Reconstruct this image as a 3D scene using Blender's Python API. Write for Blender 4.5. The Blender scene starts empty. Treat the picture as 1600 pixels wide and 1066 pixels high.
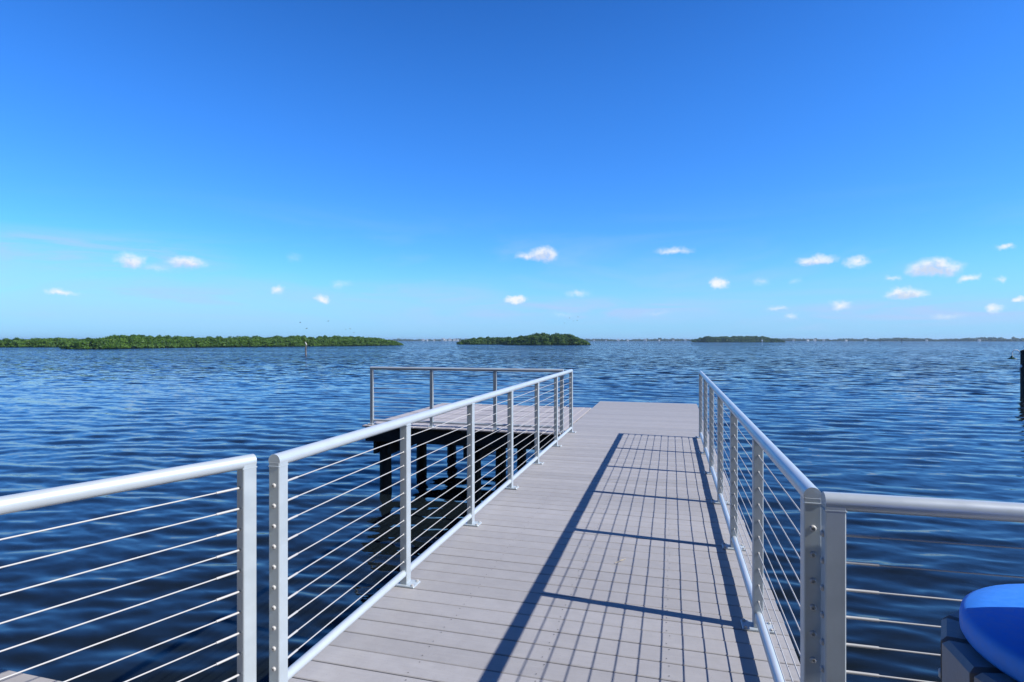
import bpy, math, random
import numpy as np
from mathutils import Vector, Matrix

rnd = random.Random(7)
S = bpy.context.scene
C = S.collection
R = math.radians

# ------------------------------------------------------------------ camera
EYE = 1.56                      # eye height above the deck (deck top is z = 0)
YAW = math.atan2(249, 900)      # camera looks a little left of the pier axis (+Y)
WZ = -1.27                      # water level
cd = bpy.data.cameras.new('camera')
cam = bpy.data.objects.new('camera', cd)
C.objects.link(cam)
cam.location = (0, 0, EYE)
cam.rotation_euler = (R(90), 0, YAW)
cd.sensor_width = 36
cd.lens = 36 * 900 / 1600
cd.shift_y = -0.0006
cd.clip_start = 0.05
cd.clip_end = 60000
S.camera = cam

# ------------------------------------------------------------------ sun + sky
SUN = Vector((1.28, -0.105, 1.06)).normalized()     # towards the sun
SUN_EL = math.asin(SUN.z)
SUN_AZ = math.atan2(SUN.x, SUN.y)                  # from +Y clockwise
sl = bpy.data.lights.new('sun', 'SUN')
sl.energy = 5.0
sl.angle = R(0.45)
sl.color = (1.0, 0.965, 0.92)
so = bpy.data.objects.new('sun', sl)
C.objects.link(so)
so.rotation_euler = SUN.to_track_quat('Z', 'Y').to_euler()
so.location = (30, -2, 30)

S.view_settings.view_transform = 'Standard'
S.view_settings.look = 'None'
S.view_settings.exposure = 0.415
S.view_settings.gamma = 1.0
S.view_settings.use_curve_mapping = False


class NT:
    """small node-tree helper"""
    def __init__(self, tree):
        self.t = tree
        self.n = tree.nodes
        self.n.clear()

    def new(self, typ, **kw):
        nd = self.n.new(typ)
        for k, v in kw.items():
            setattr(nd, k, v)
        return nd

    def link(self, a, b):
        self.t.links.new(a, b)

    def put(self, sock, v):
        if hasattr(v, 'is_output') or isinstance(v, bpy.types.NodeSocket):
            self.link(v, sock)
        else:
            sock.default_value = v

    def math(self, op, a, b=None, c=None, clamp=False):
        nd = self.new('ShaderNodeMath', operation=op, use_clamp=clamp)
        self.put(nd.inputs[0], a)
        if b is not None: self.put(nd.inputs[1], b)
        if c is not None: self.put(nd.inputs[2], c)
        return nd.outputs[0]

    def vmath(self, op, a, b=None, c=None):
        nd = self.new('ShaderNodeVectorMath', operation=op)
        self.put(nd.inputs[0], a)
        if b is not None: self.put(nd.inputs[1], b)
        if c is not None: self.put(nd.inputs[2], c)
        return nd.outputs['Value'] if op in ('LENGTH', 'DOT_PRODUCT', 'DISTANCE') else nd.outputs[0]

    def rng(self, v, a, b, c=0.0, d=1.0, smooth=True):
        nd = self.new('ShaderNodeMapRange')
        nd.interpolation_type = 'SMOOTHSTEP' if smooth else 'LINEAR'
        nd.clamp = True
        self.put(nd.inputs['Value'], v)
        nd.inputs['From Min'].default_value = a
        nd.inputs['From Max'].default_value = b
        nd.inputs['To Min'].default_value = c
        nd.inputs['To Max'].default_value = d
        return nd.outputs[0]

    def noise(self, vec, scale, detail=4, rough=0.55, dist=0.0, color=False):
        nd = self.new('ShaderNodeTexNoise')
        if vec is not None: self.put(nd.inputs['Vector'], vec)
        nd.inputs['Scale'].default_value = scale
        nd.inputs['Detail'].default_value = detail
        nd.inputs['Roughness'].default_value = rough
        nd.inputs['Distortion'].default_value = dist
        return nd.outputs['Color'] if color else nd.outputs[0]

    def mix(self, fac, a, b, blend='MIX'):
        nd = self.new('ShaderNodeMix', data_type='RGBA', blend_type=blend)
        self.put(nd.inputs[0], fac)
        self.put(nd.inputs[6], a)
        self.put(nd.inputs[7], b)
        return nd.outputs[2]


def sky_world():
    w = bpy.data.worlds.new('World')
    S.world = w
    w.use_nodes = True
    N = NT(w.node_tree)
    out = N.new('ShaderNodeOutputWorld')
    bg = N.new('ShaderNodeBackground')
    sky = N.new('ShaderNodeTexSky', sky_type='NISHITA')
    sky.sun_disc = False
    sky.sun_elevation = SUN_EL
    sky.sun_rotation = SUN_AZ
    sky.altitude = 0
    sky.air_density = 1.0
    sky.dust_density = 0.25
    sky.ozone_density = 3.5
    hs = N.new('ShaderNodeHueSaturation')
    N.link(sky.outputs[0], hs.inputs['Color'])
    hs.inputs['Saturation'].default_value = 1.22
    hs.inputs['Value'].default_value = 1.0
    col = N.mix(1.0, hs.outputs[0], (0.73, 1.43, 2.25, 1), 'MULTIPLY')
    # direction -> azimuth / elevation in degrees
    tc = N.new('ShaderNodeTexCoord')
    sp = N.new('ShaderNodeSeparateXYZ')
    N.link(tc.outputs['Generated'], sp.inputs[0])
    az = N.math('MULTIPLY', N.math('ARCTAN2', sp.outputs[0], sp.outputs[1]), 57.29578)
    el = N.math('MULTIPLY', N.math('ARCSINE', sp.outputs[2]), 57.29578)
    cb = N.new('ShaderNodeCombineXYZ')
    N.link(az, cb.inputs[0]); N.link(el, cb.inputs[1])
    P = cb.outputs[0]
    # deep blue overhead, going on as the gradient in view does
    deep = N.rng(el, 19.0, 62.0)
    col = N.mix(deep, col, N.mix(1.0, col, (0.12, 0.17, 0.28, 1), 'MULTIPLY'))
    # the clear maritime air pales to a light blue towards the horizon
    col = N.mix(N.math('MULTIPLY', N.rng(el, 9.0, -1.0), 0.85), col, (3.0, 6.15, 9.7, 1))
    # thin streaks of high cloud low over the water, all round the horizon
    st = N.vmath('MULTIPLY', P, (0.035, 0.22, 1.0))
    n1 = N.noise(st, 1.0, 6, 0.6, 0.6)
    band = N.math('MULTIPLY', N.rng(el, 0.2, 2.5), N.rng(el, 14.0, 5.0))
    veil = N.math('MULTIPLY', N.rng(n1, 0.44, 0.70), N.math('MULTIPLY', band, 0.45))
    nw = N.noise(N.vmath('MULTIPLY', P, (0.10, 0.75, 1.0)), 1.0, 5, 0.6, 0.8)
    for (x, y, rx, ry, wgt) in ((110, 394, 360, 40, .75), (300, 462, 280, 24, .6), (640, 462, 190, 26, .7), (900, 486, 430, 26, .8),
                                (1380, 492, 380, 30, .85), (-300, 420, 300, 30, .5), (1900, 470, 300, 30, .5)):
        a_ = math.atan((x - 800) / 900)
        ix = 1 / (rx * math.degrees(math.cos(a_) ** 2 / 900)); iy = 1 / (ry * math.degrees(math.cos(a_) / 900))
        E_ = math.degrees(math.atan((532 - y) * math.cos(a_) / 900))
        q = N.vmath('MULTIPLY_ADD', P, (ix, iy, 0), (-math.degrees(a_ - YAW) * ix, -E_ * iy, 0))
        veil = N.math('MAXIMUM', veil, N.math('MULTIPLY', N.rng(N.vmath('LENGTH', q), 1.1, 0.2, 0.0, wgt), N.rng(nw, 0.34, 0.64, 0.15, 1.0)))
    col = N.mix(veil, col, (4.6, 6.5, 9.9, 1))
    # small fair-weather cumulus
    nz = N.noise(P, 0.8, 3, 0.5, 0.0, color=True)
    d = N.vmath('MULTIPLY', N.vmath('SUBTRACT', nz, (0.5, 0.5, 0.5)), (1.5, 0.75, 0))
    nz2 = N.noise(P, 2.8, 3, 0.5, 0.0, color=True)
    d2 = N.vmath('MULTIPLY', N.vmath('SUBTRACT', nz2, (0.5, 0.5, 0.5)), (0.45, 0.42, 0))
    Q = N.vmath('ADD', N.vmath('ADD', P, d), d2)
    clouds = [(206, 410, 22, 14, .75), (292, 412, 32, 11, .8), (246, 419, 34, 8, .35), (93, 457, 26, 7, .75),
              (435, 453, 13, 6, .6), (504, 468, 13, 6, .75), (460, 403, 12, 8, .28), (531, 445, 15, 7, .4),
              (848, 401, 24, 14, 1.0), (828, 402, 24, 8, .7), (806, 468, 17, 6, .9), (902, 458, 20, 6, .5),
              (1053, 394, 30, 7, .6), (1124, 443, 14, 9, .9), (1275, 409, 28, 10, .8), (1337, 409, 20, 9, .65),
              (1395, 434, 13, 5, .5), (1460, 422, 40, 18, 1.0), (1512, 434, 20, 7, .7), (1415, 461, 31, 11, .95),
              (1310, 476, 16, 9, .65), (1190, 441, 13, 8, .4), (1242, 440, 10, 6, .35), (1568, 384, 17, 6, .7),
              (1565, 436, 9, 5, .5), (1555, 482, 15, 7, .65), (1592, 466, 13, 5, .8), (1215, 482, 16, 4, .5),
              (1238, 494, 12, 5, .5), (1025, 490, 24, 5, .3), (880, 492, 20, 5, .3), (1480, 494, 26, 6, .4),
              # beyond the frame the same scatter goes on
              (-150, 430, 40, 14, .8), (-380, 400, 60, 18, .9), (1720, 430, 40, 14, .9), (1850, 400, 30, 12, .8),
              (-700, 440, 50, 12, .8)]
    dens = above = None
    QU = N.vmath('ADD', Q, (0.10, 0.42, 0))
    for (x, y, rx, ry, wgt) in clouds:
        a = math.atan((x - 800) / 900)
        A = math.degrees(a - YAW)
        E = math.degrees(math.atan((532 - y) * math.cos(a) / 900))
        k = math.degrees(math.cos(a) ** 2 / 900)
        ke = math.degrees(math.cos(a) / 900)
        ix, iy = 1 / (rx * k * 1.35), 1 / (ry * ke * 1.35)
        big = rx * ry > 180
        wgt = wgt ** 1.4

        def field(pos):
            q = N.vmath('MULTIPLY_ADD', pos, (ix, iy, 0), (-A * ix, -E * iy, 0))
            if big:
                q = N.vmath('MINIMUM', q, N.vmath('MULTIPLY', q, (1, 1.7, 0)))       # flatter bases
            return N.math('MULTIPLY_ADD', N.vmath('LENGTH', q), -wgt, wgt)
        m = field(Q)
        dens = m if dens is None else N.math('MAXIMUM', dens, m)
        if big:                    # how much cloud lies above: shades the base
            m2 = field(QU)
            above = m2 if above is None else N.math('MAXIMUM', above, m2)
    soft = N.noise(P, 1.8, 4, 0.55, 0.2)
    lit = N.math('ADD', N.math('MULTIPLY', N.math('MAXIMUM', above, 0.0), -1.3), N.math('MULTIPLY', N.math('SUBTRACT', soft, 0.5), 1.0))
    dens = N.math('MULTIPLY', N.rng(dens, 0.0, 0.62, 0.0, 0.93), N.rng(soft, 0.28, 0.58, 0.55, 1.0))
    ccol = N.mix(N.rng(lit, -0.75, 0.0), (6.2, 7.2, 9.0, 1), (9.8, 9.9, 9.9, 1))
    col = N.mix(dens, col, ccol)
    N.link(col, bg.inputs['Color'])
    bg.inputs['Strength'].default_value = 0.075
    N.link(bg.outputs[0], out.inputs['Surface'])


sky_world()

# ------------------------------------------------------------------ helpers


def tag(o, label=None, cat=None, group=None, kind=None):
    if label: o['label'] = label
    if cat: o['category'] = cat
    if group: o['group'] = group
    if kind: o['kind'] = kind
    return o


def empty(name, loc=(0, 0, 0), rz=0.0):
    o = bpy.data.objects.new(name, None)
    o.empty_display_size = 0.2
    o.location = loc
    o.rotation_euler = (0, 0, rz)
    C.objects.link(o)
    return o


class MB:
    def __init__(self):
        self.v, self.f, self.sm = [], [], []

    def add(self, vs, fs, smooth=False):
        b = len(self.v)
        self.v += [tuple(p) for p in vs]
        self.f += [tuple(i + b for i in f) for f in fs]
        self.sm += [smooth] * len(fs)
        return self

    def box(self, c, s):
        x, y, z = c
        a, b, d = s[0] / 2, s[1] / 2, s[2] / 2
        vs = [(x - a, y - b, z - d), (x + a, y - b, z - d), (x + a, y + b, z - d), (x - a, y + b, z - d),
              (x - a, y - b, z + d), (x + a, y - b, z + d), (x + a, y + b, z + d), (x - a, y + b, z + d)]
        return self.add(vs, [(0, 3, 2, 1), (4, 5, 6, 7), (0, 1, 5, 4), (1, 2, 6, 5), (2, 3, 7, 6), (3, 0, 4, 7)])

    def bbox(self, c, s, bev, axis=2):
        """box with its four edges along `axis` chamfered, and the end rims too"""
        h = [s[0] / 2, s[1] / 2, s[2] / 2]
        u, w = [i for i in range(3) if i != axis]
        prof = lambda r: [(h[u] - r, -h[w] + bev), (h[u] - r, h[w] - bev), (h[u] - bev, h[w] - r), (-h[u] + bev, h[w] - r),
                          (-h[u] + r, h[w] - bev), (-h[u] + r, -h[w] + bev), (-h[u] + bev, -h[w] + r), (h[u] - bev, -h[w] + r)]
        rings = [(-h[axis], bev * .6), (-h[axis] + bev * .6, 0), (h[axis] - bev * .6, 0), (h[axis], bev * .6)]
        vs = []
        for (t, r) in rings:
            for (pu, pw) in prof(r):
                p = [0, 0, 0]
                p[u], p[w], p[axis] = pu, pw, t
                vs.append((p[0] + c[0], p[1] + c[1], p[2] + c[2]))
        fs = []
        for k in range(3):
            for i in range(8):
                j = (i + 1) % 8
                fs.append((k * 8 + i, k * 8 + j, (k + 1) * 8 + j, (k + 1) * 8 + i))
        fs.append(tuple(range(7, -1, -1)))
        fs.append(tuple(range(24, 32)))
        return self.add(vs, fs)

    def tube(self, pts, r, n=12, caps=True):
        pts = [Vector(p) for p in pts]
        rs = r if isinstance(r, (list, tuple)) else [r] * len(pts)
        vs = []
        prev = None
        for i, p in enumerate(pts):
            t = (pts[min(i + 1, len(pts) - 1)] - pts[max(i - 1, 0)]).normalized()
            ref = Vector((0, 0, 1)) if abs(t.z) < 0.9 else Vector((1, 0, 0))
            a = t.cross(ref).normalized() if prev is None else (prev - t * prev.dot(t)).normalized()
            prev = a
            b = t.cross(a)
            for k in range(n):
                th = 2 * math.pi * k / n
                vs.append(p + a * (rs[i] * math.cos(th)) + b * (rs[i] * math.sin(th)))
        fs = []
        for i in range(len(pts) - 1):
            for k in range(n):
                j = (k + 1) % n
                fs.append((i * n + k, i * n + j, (i + 1) * n + j, (i + 1) * n + k))
        self.add(vs, fs, True)
        if caps:        # caps have their own vertices so the sides keep clean normals
            self.add(vs[:n], [tuple(range(n - 1, -1, -1))])
            self.add(vs[-n:], [tuple(range(n))])
        return self

    def lathe(self, prof, n=24, c=(0, 0, 0), axis='z', smooth=True):
        vs, fs = [], []
        for (r, z) in prof:
            for k in range(n):
                th = 2 * math.pi * k / n
                if axis == 'z':
                    vs.append((c[0] + r * math.cos(th), c[1] + r * math.sin(th), c[2] + z))
                else:   # axis along x
                    vs.append((c[0] + z, c[1] + r * math.cos(th), c[2] + r * math.sin(th)))
        for i in range(len(prof) - 1):
            for k in range(n):
                j = (k + 1) % n
                fs.append((i * n + k, i * n + j, (i + 1) * n + j, (i + 1) * n + k))
        self.add(vs, fs, smooth)
        self.add(vs[:n], [tuple(range(n - 1, -1, -1))])
        return self.add(vs[-n:], [tuple(range(n))])

    def mesh(self, name, mat):
        me = bpy.data.meshes.new(name)
        me.from_pydata(self.v, [], self.f)
        me.polygons.foreach_set('use_smooth', self.sm)
        if mat: me.materials.append(mat)
        me.update()
        return me

    def build(self, name, mat, parent=None, loc=(0, 0, 0), rz=0.0):
        return inst(name, self.mesh(name, mat), parent, loc, (0, 0, rz))


def inst(name, me, parent=None, loc=(0, 0, 0), rot=(0, 0, 0)):
    o = bpy.data.objects.new(name, me)
    o.location = loc
    o.rotation_euler = rot
    C.objects.link(o)
    if parent: o.parent = parent
    return o


def np_mesh(name, V, Fq, mat, smooth=False):
    me = bpy.data.meshes.new(name)
    n, k = Fq.shape
    me.vertices.add(len(V))
    me.vertices.foreach_set('co', V.astype(np.float32).ravel())
    me.loops.add(n * k)
    me.loops.foreach_set('vertex_index', Fq.astype(np.int32).ravel())
    me.polygons.add(n)
    me.polygons.foreach_set('loop_start', np.arange(0, n * k, k, dtype=np.int32))
    me.polygons.foreach_set('use_smooth', np.full(n, smooth))
    me.update(calc_edges=True)
    me.materials.append(mat)
    return me


c_, s_ = math.cos(YAW), math.sin(YAW)


def ground(x, y, z):
    """where the sight line through a point of the photograph meets height z (used to survey the place)"""
    d = (EYE - z) * 900 / (y - 532.0)
    u = (x - 800) * d / 900
    return Vector((-d * s_ + u * c_, d * c_ + u * s_, z))


def atd(x, d, z):
    u = (x - 800) * d / 900
    return Vector((-d * s_ + u * c_, d * c_ + u * s_, z))


# ------------------------------------------------------------------ materials
def mat(name):
    m = bpy.data.materials.new(name)
    m.use_nodes = True
    N = NT(m.node_tree)
    out = N.new('ShaderNodeOutputMaterial')
    b = N.new('ShaderNodeBsdfPrincipled')
    N.link(b.outputs[0], out.inputs[0])
    return m, N, b, out


def simple(name, col, rough=0.5, metal=0.0, nscale=0, namt=0.15, bump=0.0, bscale=60):
    m, N, b, out = mat(name)
    b.inputs['Roughness'].default_value = rough
    b.inputs['Metallic'].default_value = metal
    c4 = (*col, 1)
    if nscale:
        tc = N.new('ShaderNodeTexCoord')
        n = N.noise(tc.outputs['Object'], nscale, 5, 0.6)
        k = N.rng(n, 0.3, 0.7, 1 - namt, 1 + namt)
        cc = N.vmath('SCALE', tuple(col)); nd = cc.node
        N.link(k, nd.inputs['Scale'])
        N.link(cc, b.inputs['Base Color'])
        r = N.rng(n, 0.3, 0.7, rough * 0.85, min(1, rough * 1.2))
        N.link(r, b.inputs['Roughness'])
        if bump:
            n2 = N.noise(tc.outputs['Object'], bscale, 4, 0.6)
            bp = N.new('ShaderNodeBump')
            bp.inputs['Strength'].default_value = bump
            bp.inputs['Distance'].default_value = 0.01
            N.link(n2, bp.inputs['Height'])
            N.link(bp.outputs[0], b.inputs['Normal'])
    else:
        b.inputs['Base Color'].default_value = c4
    return m


def plank_material(name, col, axis):
    m, N, b, out = mat(name)
    oi = N.new('ShaderNodeObjectInfo')
    tc = N.new('ShaderNodeTexCoord')
    off = N.vmath('ADD', tc.outputs['Object'], N.vmath('SCALE', (37.0, 19.0, 11.0)))
    sc = off.node.inputs[1].links[0].from_node
    N.link(oi.outputs['Random'], sc.inputs['Scale'])
    st = (1.2, 22.0, 8.0) if axis == 'x' else (22.0, 1.2, 8.0)
    grain = N.noise(N.vmath('MULTIPLY', off, st), 4.0, 6, 0.65)
    blot = N.noise(off, 9.0, 6, 0.7)
    speck = N.noise(off, 120.0, 2, 0.5)
    v = N.math('MULTIPLY_ADD', N.math('SUBTRACT', oi.outputs['Random'], 0.5), 0.15, 1.0)
    v = N.math('MULTIPLY', v, N.rng(grain, 0.3, 0.7, 0.965, 1.03))
    v = N.math('MULTIPLY', v, N.rng(blot, 0.3, 0.7, 0.945, 1.04))
    v = N.math('MULTIPLY', v, N.rng(speck, 0.66, 0.74, 1.0, 0.8))
    cc = N.vmath('SCALE', tuple(col))
    N.link(v, cc.node.inputs['Scale'])
    N.link(cc, b.inputs['Base Color'])
    b.inputs['Roughness'].default_value = 0.62
    b.inputs['Specular IOR Level'].default_value = 0.35
    bp = N.new('ShaderNodeBump')
    bp.inputs['Strength'].default_value = 0.25
    bp.inputs['Distance'].default_value = 0.002
    N.link(N.math('ADD', grain, N.math('MULTIPLY', speck, 0.4)), bp.inputs['Height'])
    N.link(bp.outputs[0], b.inputs['Normal'])
    return m


M = {}
M['plank_x'] = plank_material('composite_plank', (0.328, 0.318, 0.317), 'x')
M['plank_y'] = plank_material('composite_plank_platform', (0.37, 0.345, 0.34), 'y')
M['plank_shore'] = plank_material('shore_plank', (0.34, 0.315, 0.29), 'x')
M['alu'] = simple('satin_aluminium', (0.42, 0.475, 0.51), 0.38, 0.25, nscale=9, namt=0.05)
M['pipe'] = simple('satin_aluminium_pipe', (0.48, 0.535, 0.575), 0.32, 0.25, nscale=5, namt=0.03)
M['steel'] = simple('stainless_steel', (0.44, 0.435, 0.425), 0.55, 0.1)
M['dark_steel'] = simple('bolt_socket', (0.03, 0.03, 0.03), 0.5, 0.4)
M['screw'] = simple('deck_screw', (0.07, 0.06, 0.055), 0.6, 0.3)
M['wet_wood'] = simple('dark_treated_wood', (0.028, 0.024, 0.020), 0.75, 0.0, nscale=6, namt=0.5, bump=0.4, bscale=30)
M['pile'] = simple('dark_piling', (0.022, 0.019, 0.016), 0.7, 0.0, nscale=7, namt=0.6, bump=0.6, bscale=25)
M['grey_plastic'] = simple('grey_recycled_plastic', (0.20, 0.20, 0.215), 0.5, 0.0, nscale=14, namt=0.12, bump=0.12, bscale=90)
M['blue_plastic'] = simple('blue_moulded_plastic', (0.030, 0.215, 0.72), 0.55, 0.0, nscale=60, namt=0.05, bump=0.05, bscale=220)
M['weathered'] = simple('weathered_stake', (0.15, 0.125, 0.10), 0.85, 0.0, nscale=5, namt=0.4)
M['white_paint'] = simple('white_paint', (0.78, 0.78, 0.76), 0.45)
M['green_enamel'] = simple('green_enamel', (0.012, 0.055, 0.04), 0.3)
M['feather'] = simple('dark_feather', (0.05, 0.045, 0.04), 0.8)
M['pale_feather'] = simple('pale_feather', (0.55, 0.53, 0.5), 0.8)
M['twig'] = simple('dry_twig', (0.42, 0.36, 0.26), 0.8)
M['house_wall'] = simple('pale_house_wall', (0.55, 0.54, 0.51), 0.7)
M['house_roof'] = simple('grey_house_roof', (0.30, 0.28, 0.27), 0.8)
M['mud'] = simple('dark_mud', (0.05, 0.042, 0.03), 0.9, nscale=0.4, namt=0.3)
M['sand'] = simple('shore_ground', (0.22, 0.22, 0.15), 0.9, nscale=0.5, namt=0.3)


def leaf_material(name, dark, light, scale):
    m, N, b, out = mat(name)
    g = N.new('ShaderNodeNewGeometry')
    n = N.noise(g.outputs['Position'], scale, 3, 0.6)
    f = N.math('ADD', N.math('MULTIPLY', N.rng(n, 0.3, 0.7), 0.65), N.math('MULTIPLY', g.outputs['Random Per Island'], 0.45), clamp=True)
    col = N.mix(f, (*dark, 1), (*light, 1))
    N.link(col, b.inputs['Base Color'])
    b.inputs['Roughness'].default_value = 0.6
    b.inputs['Specular IOR Level'].default_value = 0.25
    tr = N.new('ShaderNodeBsdfTranslucent')
    N.link(col, tr.inputs[0])
    mx = N.new('ShaderNodeMixShader')
    mx.inputs[0].default_value = 0.22
    N.link(b.outputs[0], mx.inputs[1]); N.link(tr.outputs[0], mx.inputs[2])
    N.link(mx.outputs[0], out.inputs[0])
    return m


M['leaf'] = leaf_material('mangrove_leaf', (0.020, 0.062, 0.006), (0.072, 0.148, 0.014), 0.25)
M['leaf_dark'] = leaf_material('mangrove_leaf_deep', (0.015, 0.050, 0.004), (0.052, 0.112, 0.009), 0.12)
M['leaf_far'] = leaf_material('far_tree_leaf', (0.03, 0.055, 0.02), (0.07, 0.10, 0.035), 0.02)


def water_material():
    m, N, b, out = mat('bay_water')
    b.inputs['Base Color'].default_value = (0.007, 0.011, 0.014, 1)
    b.inputs['Roughness'].default_value = 0.03
    b.inputs['IOR'].default_value = 1.333
    g = N.new('ShaderNodeNewGeometry')
    P = g.outputs['Position']
    # ruffled and calm lanes on the bay
    lanes = N.noise(N.vmath('MULTIPLY', P, (0.004, 0.020, 0)), 1.0, 4, 0.55)
    ruf = N.rng(lanes, 0.34, 0.60, 0.55, 1.25)
    far = N.rng(N.vmath('LENGTH', P), 14.0, 80.0)       # the mesh itself carries the waves near the pier
    rot = N.new('ShaderNodeVectorRotate', rotation_type='Z_AXIS')
    N.link(P, rot.inputs['Vector'])
    rot.inputs['Angle'].default_value = R(6)
    Pr = rot.outputs[0]

    def slope(sc, amp, det):
        n = N.noise(N.vmath('MULTIPLY', Pr, (*sc, 1)), 1.0, det, 0.5, 0.3, color=True)
        v = N.vmath('MULTIPLY', N.vmath('SUBTRACT', n, (0.5, 0.5, 0.5)), (amp[0], amp[1], 0))
        # wind waves running in to the pier lean forward: their near faces are the steep ones
        return N.vmath('MINIMUM', N.vmath('MULTIPLY', v, (1, 0.05, 0)), N.vmath('MULTIPLY', v, (1, 1.35, 0)))
    s1 = slope((0.5, 1.1), (1.0, 2.7), 2)
    s2 = slope((1.6, 3.6), (0.45, 0.9), 1)
    s3 = slope((5.0, 9.0), (0.10, 0.14), 1)
    k1 = N.vmath('SCALE', s1); N.link(far, k1.node.inputs['Scale'])
    k2 = N.vmath('SCALE', s2); N.link(N.math('MULTIPLY_ADD', far, 0.65, 0.35), k2.node.inputs['Scale'])
    sm_ = N.vmath('ADD', N.vmath('ADD', k1, k2), s3)
    kk = N.vmath('SCALE', sm_); N.link(ruf, kk.node.inputs['Scale'])
    nn = N.vmath('NORMALIZE', N.vmath('ADD', g.outputs['Normal'], kk))
    N.link(nn, b.inputs['Normal'])
    return m


M['water'] = water_material()

# ------------------------------------------------------------------ water: one sheet to the horizon
def build_water():
    rs = [0.6]
    while rs[-1] < 230: rs.append(rs[-1] + min(rs[-1] * 0.0065 + 0.004, 0.52))
    while rs[-1] < 9000: rs.append(rs[-1] * 1.09)
    r = np.array(rs)
    yaw_az = -YAW
    fine = np.linspace(-R(62), R(62), 760) + yaw_az
    rest = np.linspace(R(62), 2 * math.pi - R(62), 70)[1:-1] + yaw_az
    a = np.concatenate([fine, rest])
    A, Rr = np.meshgrid(a, r)
    X = Rr * np.sin(A); Y = Rr * np.cos(A)
    Z = np.zeros_like(X)
    rg = np.random.default_rng(11)
    step = np.maximum(np.minimum(Rr * 0.0068, 0.54), 0.02)
    for i in range(90):
        lam = 0.22 * (2.0 / 0.22) ** rg.random()
        th = R(96) + rg.normal(0, R(19))          # travel direction, measured from +X
        ph = rg.random() * 2 * math.pi
        amp = 0.0031 * lam * min(1.0, (0.60 / lam) ** 0.65) * (0.6 + 0.8 * rg.random())
        w = np.clip((lam / step - 2.4) / 2.2, 0, 1)
        k = 2 * math.pi / lam
        q = k * (X * math.cos(th) + Y * math.sin(th)) + ph
        Z += w * amp * (np.sin(q) + 0.18 * np.cos(2 * q))
    # gusts: patches with more and less chop
    G = 0.80 + 0.22 * np.sin(X * 0.21 + 1.3 * np.sin(Y * 0.13)) * np.sin(Y * 0.31 + 0.7)
    Z *= G
    fade = np.clip((225 - Rr) / 60, 0, 1)
    Z *= fade
    V = np.stack([X, Y, Z + WZ], -1).reshape(-1, 3)
    nr, na = X.shape
    i = np.arange(nr - 1)[:, None]; j = np.arange(na)[None, :]
    jn = (j + 1) % na
    Fq = np.stack([i * na + j, (i + 1) * na + j, (i + 1) * na + jn, i * na + jn], -1).reshape(-1, 4)
    # close the small hole at the centre
    me = np_mesh('water', V, Fq[:, ::-1], M['water'], True)
    o = inst('water', me)
    tag(o, 'rippled deep blue bay water stretching to the horizon', None, None, 'structure')


build_water()

# ------------------------------------------------------------------ decks
PITCH = 0.146


def plank_mesh(name, L, m, axis='x', w=0.1390, t=0.026):
    s = (L, w, t) if axis == 'x' else (w, L, t)
    return MB().bbox((0, 0, -t / 2), s, 0.0035, 0 if axis == 'x' else 1).mesh(name, m)


def lay(parent, mesh, pts, jit=0.0012):
    for p in pts:
        inst('plank', mesh, parent, (p[0] + rnd.uniform(-.003, .003), p[1], p[2] + rnd.uniform(-jit, jit)),
             (rnd.uniform(-.002, .002), rnd.uniform(-.0004, .0004), rnd.uniform(-.0006, .0006)))


XL, XR = -1.762, 0.600
walk = empty('pier_walkway', (0, 2.0, 0))
tag(walk, 'long grey plank walkway running out between two cable railings to the open end', 'pier')
wm = plank_mesh('plank', XR - XL, M['plank_x'])
Y0 = 2.596 - 4 * PITCH
ys = [Y0 + (i + .5) * PITCH for i in range(88)]
lay(walk, wm, [((XL + XR) / 2, y - 2.0, 0) for y in ys])
# screw heads in pairs along the joists
sc = MB()
for y in ys[:28]:
    for xj in (-1.70, -1.18, -0.60, -0.02, 0.53):
        for dy in (-.045, .045):
            x = xj + rnd.uniform(-.012, .012)
            yy = y - 2.0 + dy + rnd.uniform(-.006, .006)
            sc.add([(x + 0.0034 * math.cos(t * math.pi / 3), yy + 0.0034 * math.sin(t * math.pi / 3), .0018) for t in range(6)], [tuple(range(6))])
tag(sc.build('screw_heads', M['screw'], walk), kind='stuff')
YE = ys[-1] + PITCH / 2
for x in (XL + .05, -1.18, -0.6, -0.02, XR - .05):
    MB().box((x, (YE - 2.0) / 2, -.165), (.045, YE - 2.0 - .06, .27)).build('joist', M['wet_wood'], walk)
for y in (2.9, 5.6, 8.3, 11.4, 14.3):
    for x in (-1.45, 0.30):
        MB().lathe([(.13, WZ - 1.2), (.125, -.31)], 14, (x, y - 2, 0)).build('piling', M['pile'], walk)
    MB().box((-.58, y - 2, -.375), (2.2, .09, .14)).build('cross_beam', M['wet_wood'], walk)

PX0, PX1, PY0, PY1 = -5.50, -1.790, 9.50, 13.40
plat = empty('pier_platform', (PX0, PY0, 0))
tag(plat, 'raised plank platform on dark pilings branching left off the walkway', 'platform')
npl = int((PX1 - PX0) / PITCH)
pw = (PX1 - PX0) / npl
pm = plank_mesh('plank', PY1 - PY0, M['plank_y'], 'y', pw - .0055)
lay(plat, pm, [((i + .5) * pw, (PY1 - PY0) / 2, -.002) for i in range(npl)])
LX, LY = PX1 - PX0, PY1 - PY0
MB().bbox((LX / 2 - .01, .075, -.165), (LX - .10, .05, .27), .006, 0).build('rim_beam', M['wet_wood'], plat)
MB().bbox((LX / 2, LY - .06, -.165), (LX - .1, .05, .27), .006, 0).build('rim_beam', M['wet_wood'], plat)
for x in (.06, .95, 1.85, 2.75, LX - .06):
    MB().bbox((x, LY / 2, -.165), (.05, LY - .22, .27), .006, 1).build('joist', M['wet_wood'], plat)
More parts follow.
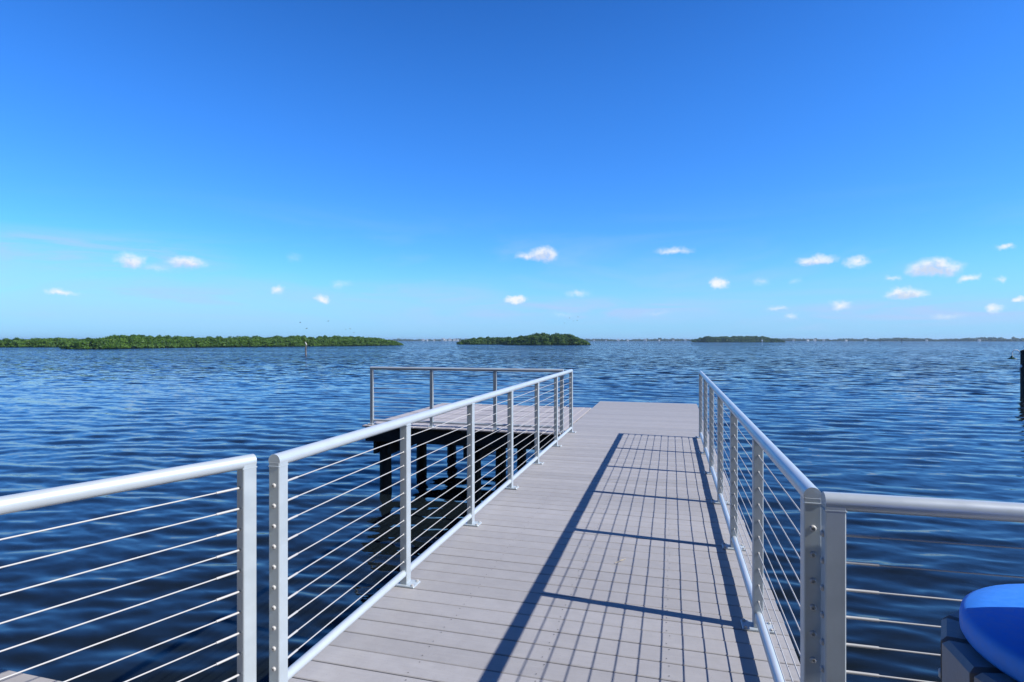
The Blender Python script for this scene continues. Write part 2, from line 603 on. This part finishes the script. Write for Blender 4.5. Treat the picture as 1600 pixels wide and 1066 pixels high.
for x in (.35, 2.12):
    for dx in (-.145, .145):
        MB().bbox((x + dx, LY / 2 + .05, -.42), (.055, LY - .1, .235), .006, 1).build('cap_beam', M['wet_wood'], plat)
    for k, y in enumerate((.24, 1.86, 3.6)):
        pl = MB()
        px, py = rnd.uniform(-.02, .02), rnd.uniform(-.02, .02)
        pl.tube([(x + px, y + py, WZ - 1.4), (x + px * .5, y + py * .5, WZ), (x, y, -.30)], [.118, .112, .105], 16)
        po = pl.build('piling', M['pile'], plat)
        for zz in (-.36, -.47):
            MB().lathe([(.014, 0), (.014, .012), (.006, .02)], 8, (x - .18, y, zz), 'x').build('bolt', M['steel'], po)

shore = empty('shore_deck', (0, 0.2, 0))
tag(shore, 'beige plank deck whose edge shows in the lower left corner', 'deck')
sm = plank_mesh('plank', 11.0, M['plank_shore'])
lay(shore, sm, [(-1.2, 2.0 - (i + .5) * PITCH - .2 + .002, -.003) for i in range(24)])
for x in (-6.5, -4.5, -2.5, 2.2, 4.0):
    MB().box((x, .02, -.165), (.06, 3.3, .26)).build('joist', M['wet_wood'], shore)
MB().box((-1.2, 1.742, -.165), (10.9, .05, .26)).build('rim_beam', M['wet_wood'], shore)
# land behind the deck
gm = MB()
gm.add([(-400, -300, -.32), (400, -300, -.32), (400, -1.6, -.32), (-400, -1.6, -.32), (400, -1.3, -2.2), (-400, -1.3, -2.2)],
       [(0, 1, 2, 3), (3, 2, 4, 5)])
tag(gm.build('shore_ground', M['sand']), 'shore ground behind the deck', None, None, 'structure')

# ------------------------------------------------------------------ cable railings
RAIL_Z, RAIL_R = 1.044, 0.0285
BOT_Z, BOT_R = 0.078, 0.022
PW, PL = 0.050, 0.060          # post: across the rail, along the rail
CABLE_Z = [0.938 - 0.0872 * i for i in range(10)]

post_me = MB().bbox((0, 0, (RAIL_Z - .012 + .012) / 2), (PL, PW, RAIL_Z - .012 - .012), .004, 2).mesh('post', M['alu'])
_end = MB()
_end.bbox((0, 0, RAIL_Z / 2), (PL, 2 * RAIL_R - .003, RAIL_Z - .012), .0035, 2)
post_end_me = _end.mesh('post', M['alu'])
_p = MB().bbox((0, 0, .006), (.105, .165, .012), .004, 2)
plate_me = _p.mesh('base_plate', M['alu'])
anchor_me = MB().lathe([(.0095, 0), (.0095, .007), (.006, .009)], 6, (0, 0, .012), smooth=False).mesh('anchor_bolt', M['steel'])
bolt_me = MB().lathe([(.0105, 0), (.0105, .003), (.0085, .0065), (.005, .0085), (.0045, .0082), (.004, .004)], 14, (0, 0, 0), 'x').mesh('cable_bolt', M['steel'])
ferrule_me = MB().lathe([(.0062, 0), (.0062, .003), (.0042, .006)], 10, (0, 0, 0), 'x').mesh('ferrule', M['steel'])
fit_me = MB().tube([(0, 0, 0), (.1, 0, 0)], .0050, 8).mesh('cable_fitting', M['steel'])


bead_me = MB().bbox((0, 0, RAIL_Z - RAIL_R + .004), (PL + .005, PW + .005, .006), .002, 2).mesh('weld_bead', M['alu'])


def railing(label, origin, rz, posts, fit=True, group=None):
    """a run of cable railing along local +x; posts = positions along it"""
    t = empty('cable_railing', (origin[0], origin[1], 0), rz)
    tag(t, label, 'railing', group)
    L0, L1 = posts[0] - PL / 2, posts[-1] + PL / 2
    MB().tube([(L0 + .001, 0, RAIL_Z), (L1 - .001, 0, RAIL_Z)], RAIL_R, 28).build('top_rail', M['pipe'], t)
    for a, b in zip(posts[:-1], posts[1:]):
        br = MB()
        br.tube([(a + PL / 2 - .002, 0, BOT_Z), (b - PL / 2 + .002, 0, BOT_Z)], BOT_R, 18)
        bo = br.build('bottom_rail', M['pipe'], t)
        for e in (a + PL / 2, b - PL / 2):     # weld collars
            MB().tube([(e - .003, 0, BOT_Z), (e + .003, 0, BOT_Z)], BOT_R + .003, 18).build('weld', M['alu'], bo)
    for i, p in enumerate(posts):
        end = i in (0, len(posts) - 1)
        po = inst('post', post_end_me if end else post_me, t, (p, 0, 0))
        inst('base_plate', plate_me, po)
        inst('weld_bead', bead_me, po)
        for sx in (-1, 1):
            for sy in (-1, 1):
                inst('anchor_bolt', anchor_me, po, (sx * .038, sy * .066, 0))
        for z in CABLE_Z:
            if end:
                sgn = -1 if i == 0 else 1
                inst('cable_bolt', bolt_me, po, (sgn * PL / 2, 0, z), (0, 0, math.pi if sgn < 0 else 0))
            else:
                inst('ferrule', ferrule_me, po, (-PL / 2, 0, z), (0, 0, math.pi))
    for z in CABLE_Z:
        co = MB().tube([(L0 + .01, 0, z), (L1 - .01, 0, z)], .0028, 8).build('cable', M['steel'], t)
        if fit:
            inst('cable_fitting', fit_me, co, (posts[0] + PL / 2, 0, z))
            inst('cable_fitting', fit_me, co, (posts[-1] - PL / 2 - .1, 0, z))
    return t


MAIN = [0.0] + [1.235 + 1.247 * i for i in range(5)] + [7.55]
railing('silver cable railing along the left side of the long walkway', (-1.640, 2.135), R(90), MAIN)
railing('silver cable railing along the right side of the walkway, casting its shadow on the planks', (0.452, 2.135), R(90), MAIN)
railing('silver cable railing along the near edge of the raised platform over dark pilings', (-5.38, 9.66), 0, [0, 1.20, 2.40, 3.585])
# shore railings beside the entrance
dl = Vector((-2.018 + 1.739, 1.306 - 2.068, 0))
al = math.atan2(dl.y, dl.x)
railing('bright angled cable railing at the left front, beside the walkway entrance', (-1.742, 2.062), al, [0.0, 1.5, 2.9])
railing('short cable railing at the right front, behind the blue lidded bin', (0.501, 2.056), R(1.5), [0.0, 1.45, 2.9])

# ------------------------------------------------------------------ bin with blue lid
BX, BY = 0.925, 1.455
binn = empty('litter_bin', (BX, BY, 0))
tag(binn, 'grey slatted plastic litter bin with a blue lid in the lower right corner', 'bin')
def ring_seg(n, r0, r1, z0, z1, gap, bev=.008):
    h = math.pi / n
    vs = []
    for (z, ins) in ((z0, 0), (z1 - bev, 0), (z1, bev)):
        for (r, sgn) in ((r0 + ins * .3, -1), (r1 - ins, -1), (r1 - ins, 1), (r0 + ins * .3, 1)):
            vs.append((r, sgn * (r * math.tan(h) - gap / 2 - ins * .4), z))
    fs = [(3, 2, 1, 0), (8, 9, 10, 11)]
    for k in (0, 4):
        for i in range(4):
            j = (i + 1) % 4
            fs.append((k + i, k + j, k + 4 + j, k + 4 + i))
    return MB().add(vs, fs)


NS = 16
slat_me = ring_seg(NS, .268, .336, .05, .888, .013, .011).mesh('slat', M['grey_plastic'])
slat_bolt = MB().lathe([(.0115, 0), (.0115, .002), (.008, .0045), (.003, .005)], 14, (.336, 0, 0), 'x').mesh('bolt', M['steel'])
for i in range(NS):
    so_ = inst('slat', slat_me, binn, (0, 0, 0), (0, 0, R(158.25 + 22.5 * i)))
    for z in (.14, .775):
        inst('bolt', slat_bolt, so_, (0, 0, z))
for z in (.14, .775):
    MB().lathe([(.25, z - .03), (.268, z - .03), (.268, z + .03), (.25, z + .03), (.25, z - .03)], 32).build('hoop', M['dark_steel'], binn)
lid = MB()
lid.lathe([(.285, .893), (.297, .896), (.302, .905), (.302, .932), (.299, .943), (.289, .950), (.25, .957), (.20, .963), (.12, .970), (.05, .973), (.002, .974)], 48)
lido = lid.build('lid', M['blue_plastic'], binn)
hood = MB()
hv = []
prof = [(.16, .955), (.16, 1.10), (.145, 1.17), (.10, 1.215), (.03, 1.23)]
NH = 32
for (r, z) in prof:
    for k in range(NH):
        th = 2 * math.pi * k / NH
        ex = 4.0
        cx, sx = math.cos(th), math.sin(th)
        q = (abs(cx) ** ex + abs(sx) ** ex) ** (-1 / ex)
        hv.append((r * q * cx, r * q * sx, z))
hf = []
for i in range(len(prof) - 1):
    for k in range(NH):
        j = (k + 1) % NH
        hf.append((i * NH + k, i * NH + j, (i + 1) * NH + j, (i + 1) * NH + k))
hf.append(tuple((len(prof) - 1) * NH + k for k in range(NH)))
hood.add(hv, hf, True)
ho = hood.build('hood', M['blue_plastic'], lido, loc=(-.012, -.085, 0))

# a dry twig lying on the planks
tw = ground(970, 878, 0)
t = MB().tube([(-.035, -.05, .006), (0, 0, .010), (.03, .055, .005)], [.002, .0028, .0015], 6)
t.tube([(0, 0, .010), (.02, .01, .008)], [.002, .001], 6)
tag(t.build('dry_twig', M['twig'], None, (tw.x, tw.y, 0)), 'small dry twig lying on the walkway planks among the shadows', 'twig')

# ------------------------------------------------------------------ piling with fishing lamp at the right edge
pp = atd(1600.5, 28.6, WZ)
pil = empty('dock_piling', pp)
tag(pil, 'tall dark wooden piling standing in the water at the right edge', 'piling')
b = MB()
b.tube([(0, 0, -1.5), (.01, 0, 0), (0, 0, 1.2), (0, 0, 2.28)], [.17, .165, .155, .15], 18)
b.build('shaft', M['pile'], pil)
MB().lathe([(.16, 0), (.165, .03), (.10, .07), (.01, .10)], 18, (0, 0, 2.28)).build('cap', M['wet_wood'], pil)
MB().tube([(-.16, -.02, 1.50), (-.21, -.03, 1.46), (-.21, -.03, 1.32), (-.16, -.02, 1.28)], .012, 8).build('cleat', M['steel'], pil)
MB().box((-.165, -.05, 1.56), (.05, .10, .14)).build('switch_box', M['white_paint'], pil)
lamp = empty('gooseneck_lamp', pp + Vector((-.15, 0, 2.20)))
tag(lamp, 'green barn lamp on a white gooseneck arm fixed to the right piling', 'lamp')
arc = [(0, 0, -.02)]
for k in range(13):
    th = math.pi * k / 12
    arc.append((-.21 + .16 * math.cos(th) , -.02, .0 + .16 * math.sin(th)))
arc[0] = (.01, -.01, -.05)
arc.append((-.37, -.02, -.17))
MB().tube(arc, .016, 10).build('arm', M['white_paint'], lamp)
sh = MB()
sh.lathe([(.03, -.13), (.045, -.17), (.06, -.20), (.12, -.235), (.215, -.29), (.22, -.305), (.205, -.30), (.11, -.25), (.02, -.22)], 24, (-.37, -.02, 0))
sh.build('shade', M['green_enamel'], lamp)

# ------------------------------------------------------------------ stake with a bird, far markers
sp_ = atd(478, 108, WZ)
stk = empty('marker_stake', sp_)
tag(stk, 'weathered channel stake standing in the water before the left mangrove island', 'stake')
MB().tube([(.05, 0, -1), (0, 0, 0), (-.03, 0, 1.0), (-.02, 0, 1.82)], [.15, .135, .12, .105], 10).build('shaft', M['weathered'], stk)
MB().box((-.02, -.02, 1.2), (.34, .30, .07)).build('band', M['wet_wood'], stk)


def bird_body(mb, c, ln, upright):
    pts = [(-.5, 0, -.10), (-.3, 0, 0), (0, 0, .03), (.28, 0, .07), (.38, 0, .16), (.46, 0, .20), (.62, 0, .17)]
    rad = [.03, .09, .13, .09, .06, .06, .008]
    if upright:
        pts = [(-.28, 0, -.42), (-.18, 0, -.2), (-.04, 0, .06), (.05, 0, .28), (.07, 0, .40), (.12, 0, .47), (.30, 0, .44)]
        rad = [.03, .10, .15, .11, .065, .065, .01]
    mb.tube([(c[0] + p[0] * ln, c[1] + p[1] * ln, c[2] + p[2] * ln) for p in pts], [r * ln for r in rad], 8)


pb = MB()
bird_body(pb, (0, 0, .34), .75, True)
for dx in (-.05, .05):
    pb.tube([(dx * .5 - .02, dx, .12), (dx * .5 - .02, dx, 0)], .012, 5)
tag(pb.build('perched_bird', M['pale_feather'], None, sp_ + Vector((-.02, 0, 1.82)), R(200)), 'bird perched on top of the channel stake', 'bird')

for (x, d, h, lab) in ((1375, 560, 5.0, 'thin dark marker post off the far right shore, the left one of two'),
                       (1409, 560, 4.6, 'thin dark marker post off the far right shore, the right one of two')):
    e = empty('marker_post', atd(x, d, WZ))
    tag(e, lab, 'marker post')
    MB().tube([(0, 0, -1), (0, 0, h)], .22, 8).build('shaft', M['wet_wood'], e)
    MB().box((0, -.25, h - .5), (.9, .08, .9)).build('sign_board', M['wet_wood'], e)
e = empty('warning_sign', atd(1191, 820, WZ))
tag(e, 'white sign on a post before the dark right-hand mangrove island', 'sign')
MB().tube([(0, 0, -1), (0, 0, 3.6)], .25, 8).build('post', M['white_paint'], e)
MB().box((0, -.35, 2.7), (1.9, .2, 2.0)).build('sign_board', M['white_paint'], e)

# ------------------------------------------------------------------ mangrove islands
def blob_unit(n_lat=5, n_lon=8):
    vs, fs = [(0, 0, 1)], []
    for i in range(1, n_lat):
        t = math.pi * i / n_lat
        for k in range(n_lon):
            p = 2 * math.pi * k / n_lon
            vs.append((math.sin(t) * math.cos(p), math.sin(t) * math.sin(p), math.cos(t)))
    vs.append((0, 0, -1))
    for k in range(n_lon):
        fs.append((0, 1 + k, 1 + (k + 1) % n_lon))
    for i in range(n_lat - 2):
        for k in range(n_lon):
            a, b2 = 1 + i * n_lon + k, 1 + i * n_lon + (k + 1) % n_lon
            fs.append((a, a + n_lon, b2)); fs.append((b2, a + n_lon, b2 + n_lon))
    last = len(vs) - 1
    o = 1 + (n_lat - 2) * n_lon
    for k in range(n_lon):
        fs.append((o + k, last, o + (k + 1) % n_lon))
    return np.array(vs), np.array(fs)


BV, BF = blob_unit()


def foliage(name, crowns, m, leaf, per, parent, rg):
    """crowns: (x, y, z, rx, rz); a solid shaded core plus many leaf sprays round it, joined into one mass"""
    Vs, Fs = [], []
    off = 0
    for (x, y, z, rx, rz_) in crowns:
        jit = 1 + rg.normal(0, .12, (len(BV), 1))
        Vs.append(BV * jit * (rx * .84, rx * .84, rz_ * .84) + (x, y, z)); Fs.append(BF + off); off += len(BV)
        n = per
        u = rg.normal(0, 1, (n, 3)); u /= np.linalg.norm(u, axis=1)[:, None]
        u[:, 2] = np.where(u[:, 2] < -.35, -u[:, 2], u[:, 2])
        rad = 0.82 + .28 * rg.random((n, 1)) ** 1.4
        c = u * rad * (rx, rx, rz_) + (x, y, z)
        nrm = u + rg.normal(0, .55, (n, 3)); nrm /= np.linalg.norm(nrm, axis=1)[:, None]
        t = np.cross(nrm, rg.normal(0, 1, (n, 3))); t /= np.linalg.norm(t, axis=1)[:, None]
        bt = np.cross(nrm, t)
        sz = leaf * (.6 + .9 * rg.random((n, 1)))
        q = np.stack([c + t * sz, c + bt * sz * .6, c - t * sz, c - bt * sz * .6], 1)
        Vs.append(q.reshape(-1, 3))
        b0 = off + np.arange(n)[:, None] * 4
        Fs.append(np.concatenate([b0 + (0, 1, 2), b0 + (0, 2, 3)])); off += 4 * n
    V = np.concatenate(Vs); Fq = np.concatenate(Fs)
    V[:, 2] = np.maximum(V[:, 2], .05)
    me = np_mesh(name, V, Fq, m, False)
    o = inst(name, me, parent)
    o['kind'] = 'stuff'
    return o


def island(label, ctrl, depth, crown, spacing, leaf, per, m, seed, rows=3, group='mangrove islands in the bay'):
    """ctrl: (photo x, distance, canopy height) along the shore that faces the pier"""
    rg = np.random.default_rng(seed)
    pts = [atd(x, d, WZ) for (x, d, h) in ctrl]
    hs = [h for (_, _, h) in ctrl]
    base = pts[len(pts) // 2].copy()
    e = empty('mangrove_island', base)
    tag(e, label, 'island', group)
    # walk the shore
    crowns = []
    seg = [(pts[i + 1] - pts[i]).length for i in range(len(pts) - 1)]
    tot = sum(seg)
    away = Vector((base.x, base.y, 0)).normalized()
    n = int(tot / spacing)
    root = MB()
    for row in range(rows):
        for i in range(n + 1):
            s = min(tot * .9999, max(0, (i + rg.uniform(-.4, .4)) * tot / n))
            k, a = 0, s
            while k < len(seg) - 1 and a > seg[k]:
                a -= seg[k]; k += 1
            f = a / seg[k]
            p = pts[k].lerp(pts[k + 1], f) - base
            h = hs[k] * (1 - f) + hs[k + 1] * f
            edge = min(1, min(s, tot - s) / (crown * 3) + .15)
            back = depth * edge * row / max(1, rows - 1) if rows > 1 else 0
            back += rg.uniform(0, crown * .8) + crown * .9
            p = p + away * back
            hh = h * (.78 if row == 0 else .95) * rg.uniform(.76, 1.12)
            cr = crown * rg.uniform(.62, 1.4) * min(1.0, .35 + h / (crown * 3))
            if row == 0:
                crowns.append((p.x, p.y, hh * .30 + .1, cr * 1.05, hh * .36))
                q_ = p + (pts[k + 1] - pts[k]).normalized() * (spacing * .5)
                crowns.append((q_.x, q_.y, hh * .16, cr * 1.15, hh * .26))
                for q in range(3):
                    a0 = rg.uniform(0, 6.28)
                    root.tube([(p.x - away.x * cr + .5 * math.cos(a0), p.y - away.y * cr + .5 * math.sin(a0), -.4),
                               (p.x - away.x * cr * .7, p.y - away.y * cr * .7, .5), (p.x, p.y, 1.2)], .05, 4, False)
            rz_ = max(hh * .33, .5)
            crowns.append((p.x, p.y, hh - rz_, cr, rz_))
    foliage('foliage', crowns, m, leaf, per, e, rg)
    root.build('prop_roots', M['mud'], e)
    # low mud bank under the trees
    top, bot = [], []
    for i, p in enumerate(pts):
        q = p - base
        top.append(q + away * (crown * .8)); bot.append(q + away * (depth + crown * 3))
    vs = [(p.x, p.y, .06) for p in top] + [(p.x, p.y, .06) for p in bot] + [(p.x, p.y, -.6) for p in top]
    k = len(top)
    fs = [(i, i + 1, k + i + 1, k + i) for i in range(k - 1)] + [(2 * k + i, 2 * k + i + 1, i + 1, i) for i in range(k - 1)]
    MB().add(vs, fs).build('mud_bank', M['mud'], e)
    return e


island('long low green mangrove island filling the left horizon',
       [(100, 186, 2.0), (118, 186, 3.0), (160, 190, 4.5), (190, 200, 4.8), (240, 216, 4.6), (300, 232, 4.5), (400, 256, 4.7), (480, 275, 5.1), (545, 295, 5.2), (590, 312, 4.6), (612, 322, 3.4), (626, 330, 1.8)],
       16, 2.0, 1.7, .30, 150, M['leaf'], 1)
island('strip of mangroves at the far left edge, behind the tip of the long island',
       [(-120, 225, 3.4), (-40, 232, 3.6), (30, 236, 3.7), (80, 240, 3.8), (140, 246, 3.9)],
       10, 2.0, 1.8, .32, 130, M['leaf'], 2)
island('low dark left half of the mangrove island pair in the centre',
       [(717, 400, 1.8), (728, 400, 3.8), (750, 404, 5.2), (780, 408, 5.2), (815, 412, 5.2)],
       14, 2.6, 2.2, .48, 150, M['leaf_dark'], 3)
island('tall rounded mangrove island in the centre, right of the low one',
       [(786, 352, 2.4), (798, 350, 4.4), (818, 348, 6.2), (843, 348, 7.6), (868, 348, 7.2), (890, 350, 6.6), (904, 352, 5.0), (917, 354, 2.0)],
       18, 2.5, 2.0, .42, 170, M['leaf_dark'], 4)
island('small flat dark mangrove island right of the walkway end',
       [(1082, 860, 3.0), (1089, 860, 6.5), (1104, 855, 8.9), (1140, 855, 9.4), (1170, 860, 9.7), (1195, 865, 8.6), (1212, 870, 6.3), (1223, 870, 3.0)],
       24, 4.0, 3.4, .8, 150, M['leaf_dark'], 5)

# unseen trees added behind the viewer to darken the near faces of the posts
rgb = np.random.default_rng(33)
cr_ = []
for i in range(46):
    for row in range(5):
        cr_.append((-70 + i * 3.0 + rgb.uniform(-1, 1), -10 - row * 1.4 + rgb.uniform(-.8, .8), 2.0 + row * 3.0 + rgb.uniform(-.8, .8), 2.7, 2.4))
bt_ = foliage('added_shade_trees', cr_, M['leaf_dark'], .22, 90, None, rgb)
bt_.location.z = -.32
tag(bt_, 'unseen dense green trees added behind the deck to shade the railing posts', 'trees', None, 'stuff')

# ------------------------------------------------------------------ far shore
rg = np.random.default_rng(21)
shore_pts = [(560, 2350), (650, 2300), (760, 2250), (900, 2150), (1050, 2050), (1200, 1900), (1300, 1750), (1400, 1620), (1500, 1520), (1620, 1450), (1800, 1380)]
land = MB()
vs = []
for (x, d) in shore_pts: vs.append(atd(x, d, WZ + .5))
for (x, d) in shore_pts: vs.append(atd(x, d + 400, WZ + .5))
for (x, d) in shore_pts: vs.append(atd(x, d, WZ - 1))
k = len(shore_pts)
land.add(vs, [(i, i + 1, k + i + 1, k + i) for i in range(k - 1)] + [(2 * k + i, 2 * k + i + 1, i + 1, i) for i in range(k - 1)])
tag(land.build('far_shore', M['sand']), 'low far shore along the horizon', None, None, 'structure')


def shore_d(x):
    for (a, b2) in zip(shore_pts[:-1], shore_pts[1:]):
        if a[0] <= x <= b2[0]:
            return a[1] + (b2[1] - a[1]) * (x - a[0]) / (b2[0] - a[0])
    return shore_pts[-1][1]


crowns = []
for row in range(2):
    x = 562.0
    while x < 1795:
        d = shore_d(x) + 25 + row * 50 + rg.uniform(0, 30)
        h = (8.5 + 3.0 * math.sin(x * .05) * math.sin(x * .013 + 1) + rg.uniform(-2.5, 3.0)) * (1.15 if row else .85)
        h *= 0.70
        if x > 1380: h *= 1.12
        if rg.random() < .05: h *= 1.3
        p = atd(x, d, 0)
        r_ = rg.uniform(4.5, 8.5)
        crowns.append((p.x, p.y, h * .5, r_, h * .5))
        x += rg.uniform(1.4, 3.2)
o = foliage('far_treeline', crowns, M['leaf_far'], 1.7, 36, None, rg)
o.location.z = WZ
tag(o, 'hazy line of trees along the far shore on the horizon', 'trees', None, 'stuff')

hw = {}


def house(x, w, h, lab, grp, dd=0.0):
    d = shore_d(x) + 8 + dd
    p = atd(x, d, WZ + .5)
    e = empty('far_house', p, YAW * .5 + rnd.uniform(-.3, .3))
    tag(e, lab, 'house', grp)
    w, h = w * .75, h * .75
    dp = w * .7
    MB().box((0, 0, h / 2), (w, dp, h)).build('wall', M['house_wall'], e)
    rf = MB()
    a, b2, z0, z1 = w / 2 + .6, dp / 2 + .6, h - .1, h + w * .2
    rf.add([(-a, -b2, z0), (a, -b2, z0), (a, b2, z0), (-a, b2, z0), (-a * .45, 0, z1), (a * .45, 0, z1)],
           [(0, 1, 5, 4), (1, 2, 5), (2, 3, 4, 5), (3, 0, 4), (0, 3, 2, 1)])
    rf.build('roof', M['house_roof'], e)


for (x, w, h) in ((661, 12, 8), (667, 9, 7), (678, 8, 6), (692, 16, 11), (697, 10, 8), (703, 15, 10), (710, 13, 9), (715, 11, 8)):
    house(x, w, h, 'pale waterfront building on the far shore between the two green islands', 'buildings on the far shore between islands')
for (x, w, h) in ((928, 9, 5), (947, 8, 5), (966, 13, 7), (981, 9, 5), (1008, 13, 8), (1030, 8, 5), (1052, 9, 5), (1071, 10, 6)):
    house(x, w, h, 'tiny pale house on the far shore left of the small right island', 'houses on the far shore behind the walkway end')
for (x, w, h) in ((1240, 8, 5), (1262, 9, 6), (1273, 10, 6), (1287, 8, 5), (1322, 8, 5), (1352, 8, 4.5), (1448, 7, 4.5), (1530, 8, 5)):
    house(x, w, h, 'tiny pale house on the far shore right of the small right island', 'houses on the far right shore')

# ------------------------------------------------------------------ birds in the air
def bird_mesh():
    b = MB()
    bird_body(b, (0, 0, 0), .6, False)
    for s in (-1, 1):
        b.add([(.10, s * .04, .04), (.14, s * .32, .16), (.02, s * .62, .10), (-.06, s * .60, .10), (-.06, s * .30, .155), (-.12, s * .04, .04),
               (.10, s * .04, .02), (.14, s * .32, .14), (.02, s * .62, .09), (-.06, s * .60, .09), (-.06, s * .30, .135), (-.12, s * .04, .02)],
              [(0, 1, 4, 5), (1, 2, 3, 4), (6, 11, 10, 7), (7, 10, 9, 8), (0, 6, 7, 1), (1, 7, 8, 2), (5, 4, 10, 11), (4, 3, 9, 10), (2, 8, 9, 3)])
    return b.mesh('flying_bird', M['feather'])


bm_ = bird_mesh()


def fly(x, y, d, lab, grp):
    p = atd(x, d, EYE + (532 - y) * d / 900)
    o = inst('flying_bird', bm_, None, p, (rnd.uniform(-.4, .4), rnd.uniform(-.2, .2), rnd.uniform(0, 6.28)))
    tag(o, lab, 'bird', grp)


for (x, y) in ((469, 504), (479, 513.5), (513, 502), (540, 515), (553, 520), (547, 514)):
    fly(x, y, 260 if x > 520 else 190, 'tiny dark bird flying over the long left mangrove island', 'birds over the left island')
for (x, y) in ((882, 505), (896, 502), (903, 495), (902, 501), (890, 497)):
    fly(x, y, 300, 'tiny dark bird flying over the tall central mangrove island', 'birds over the central island')

# ------------------------------------------------------------------ haze
HZ = 26.0
hm = bpy.data.materials.new('haze_air')
hm.use_nodes = True
N = NT(hm.node_tree)
ho_ = N.new('ShaderNodeOutputMaterial')
pv = N.new('ShaderNodeVolumePrincipled')
pv.inputs['Color'].default_value = (0.60, 0.82, 1.0, 1)
pv.inputs['Density'].default_value = 0.00013
pv.inputs['Anisotropy'].default_value = 0.2
N.link(pv.outputs[0], ho_.inputs['Volume'])
hz = MB().box((0, 0, (HZ + WZ - 3.5) / 2), (19000, 19000, HZ - WZ + 3.5)).build('haze', hm)
tag(hz, 'thin sea haze over the bay', None, None, 'stuff')
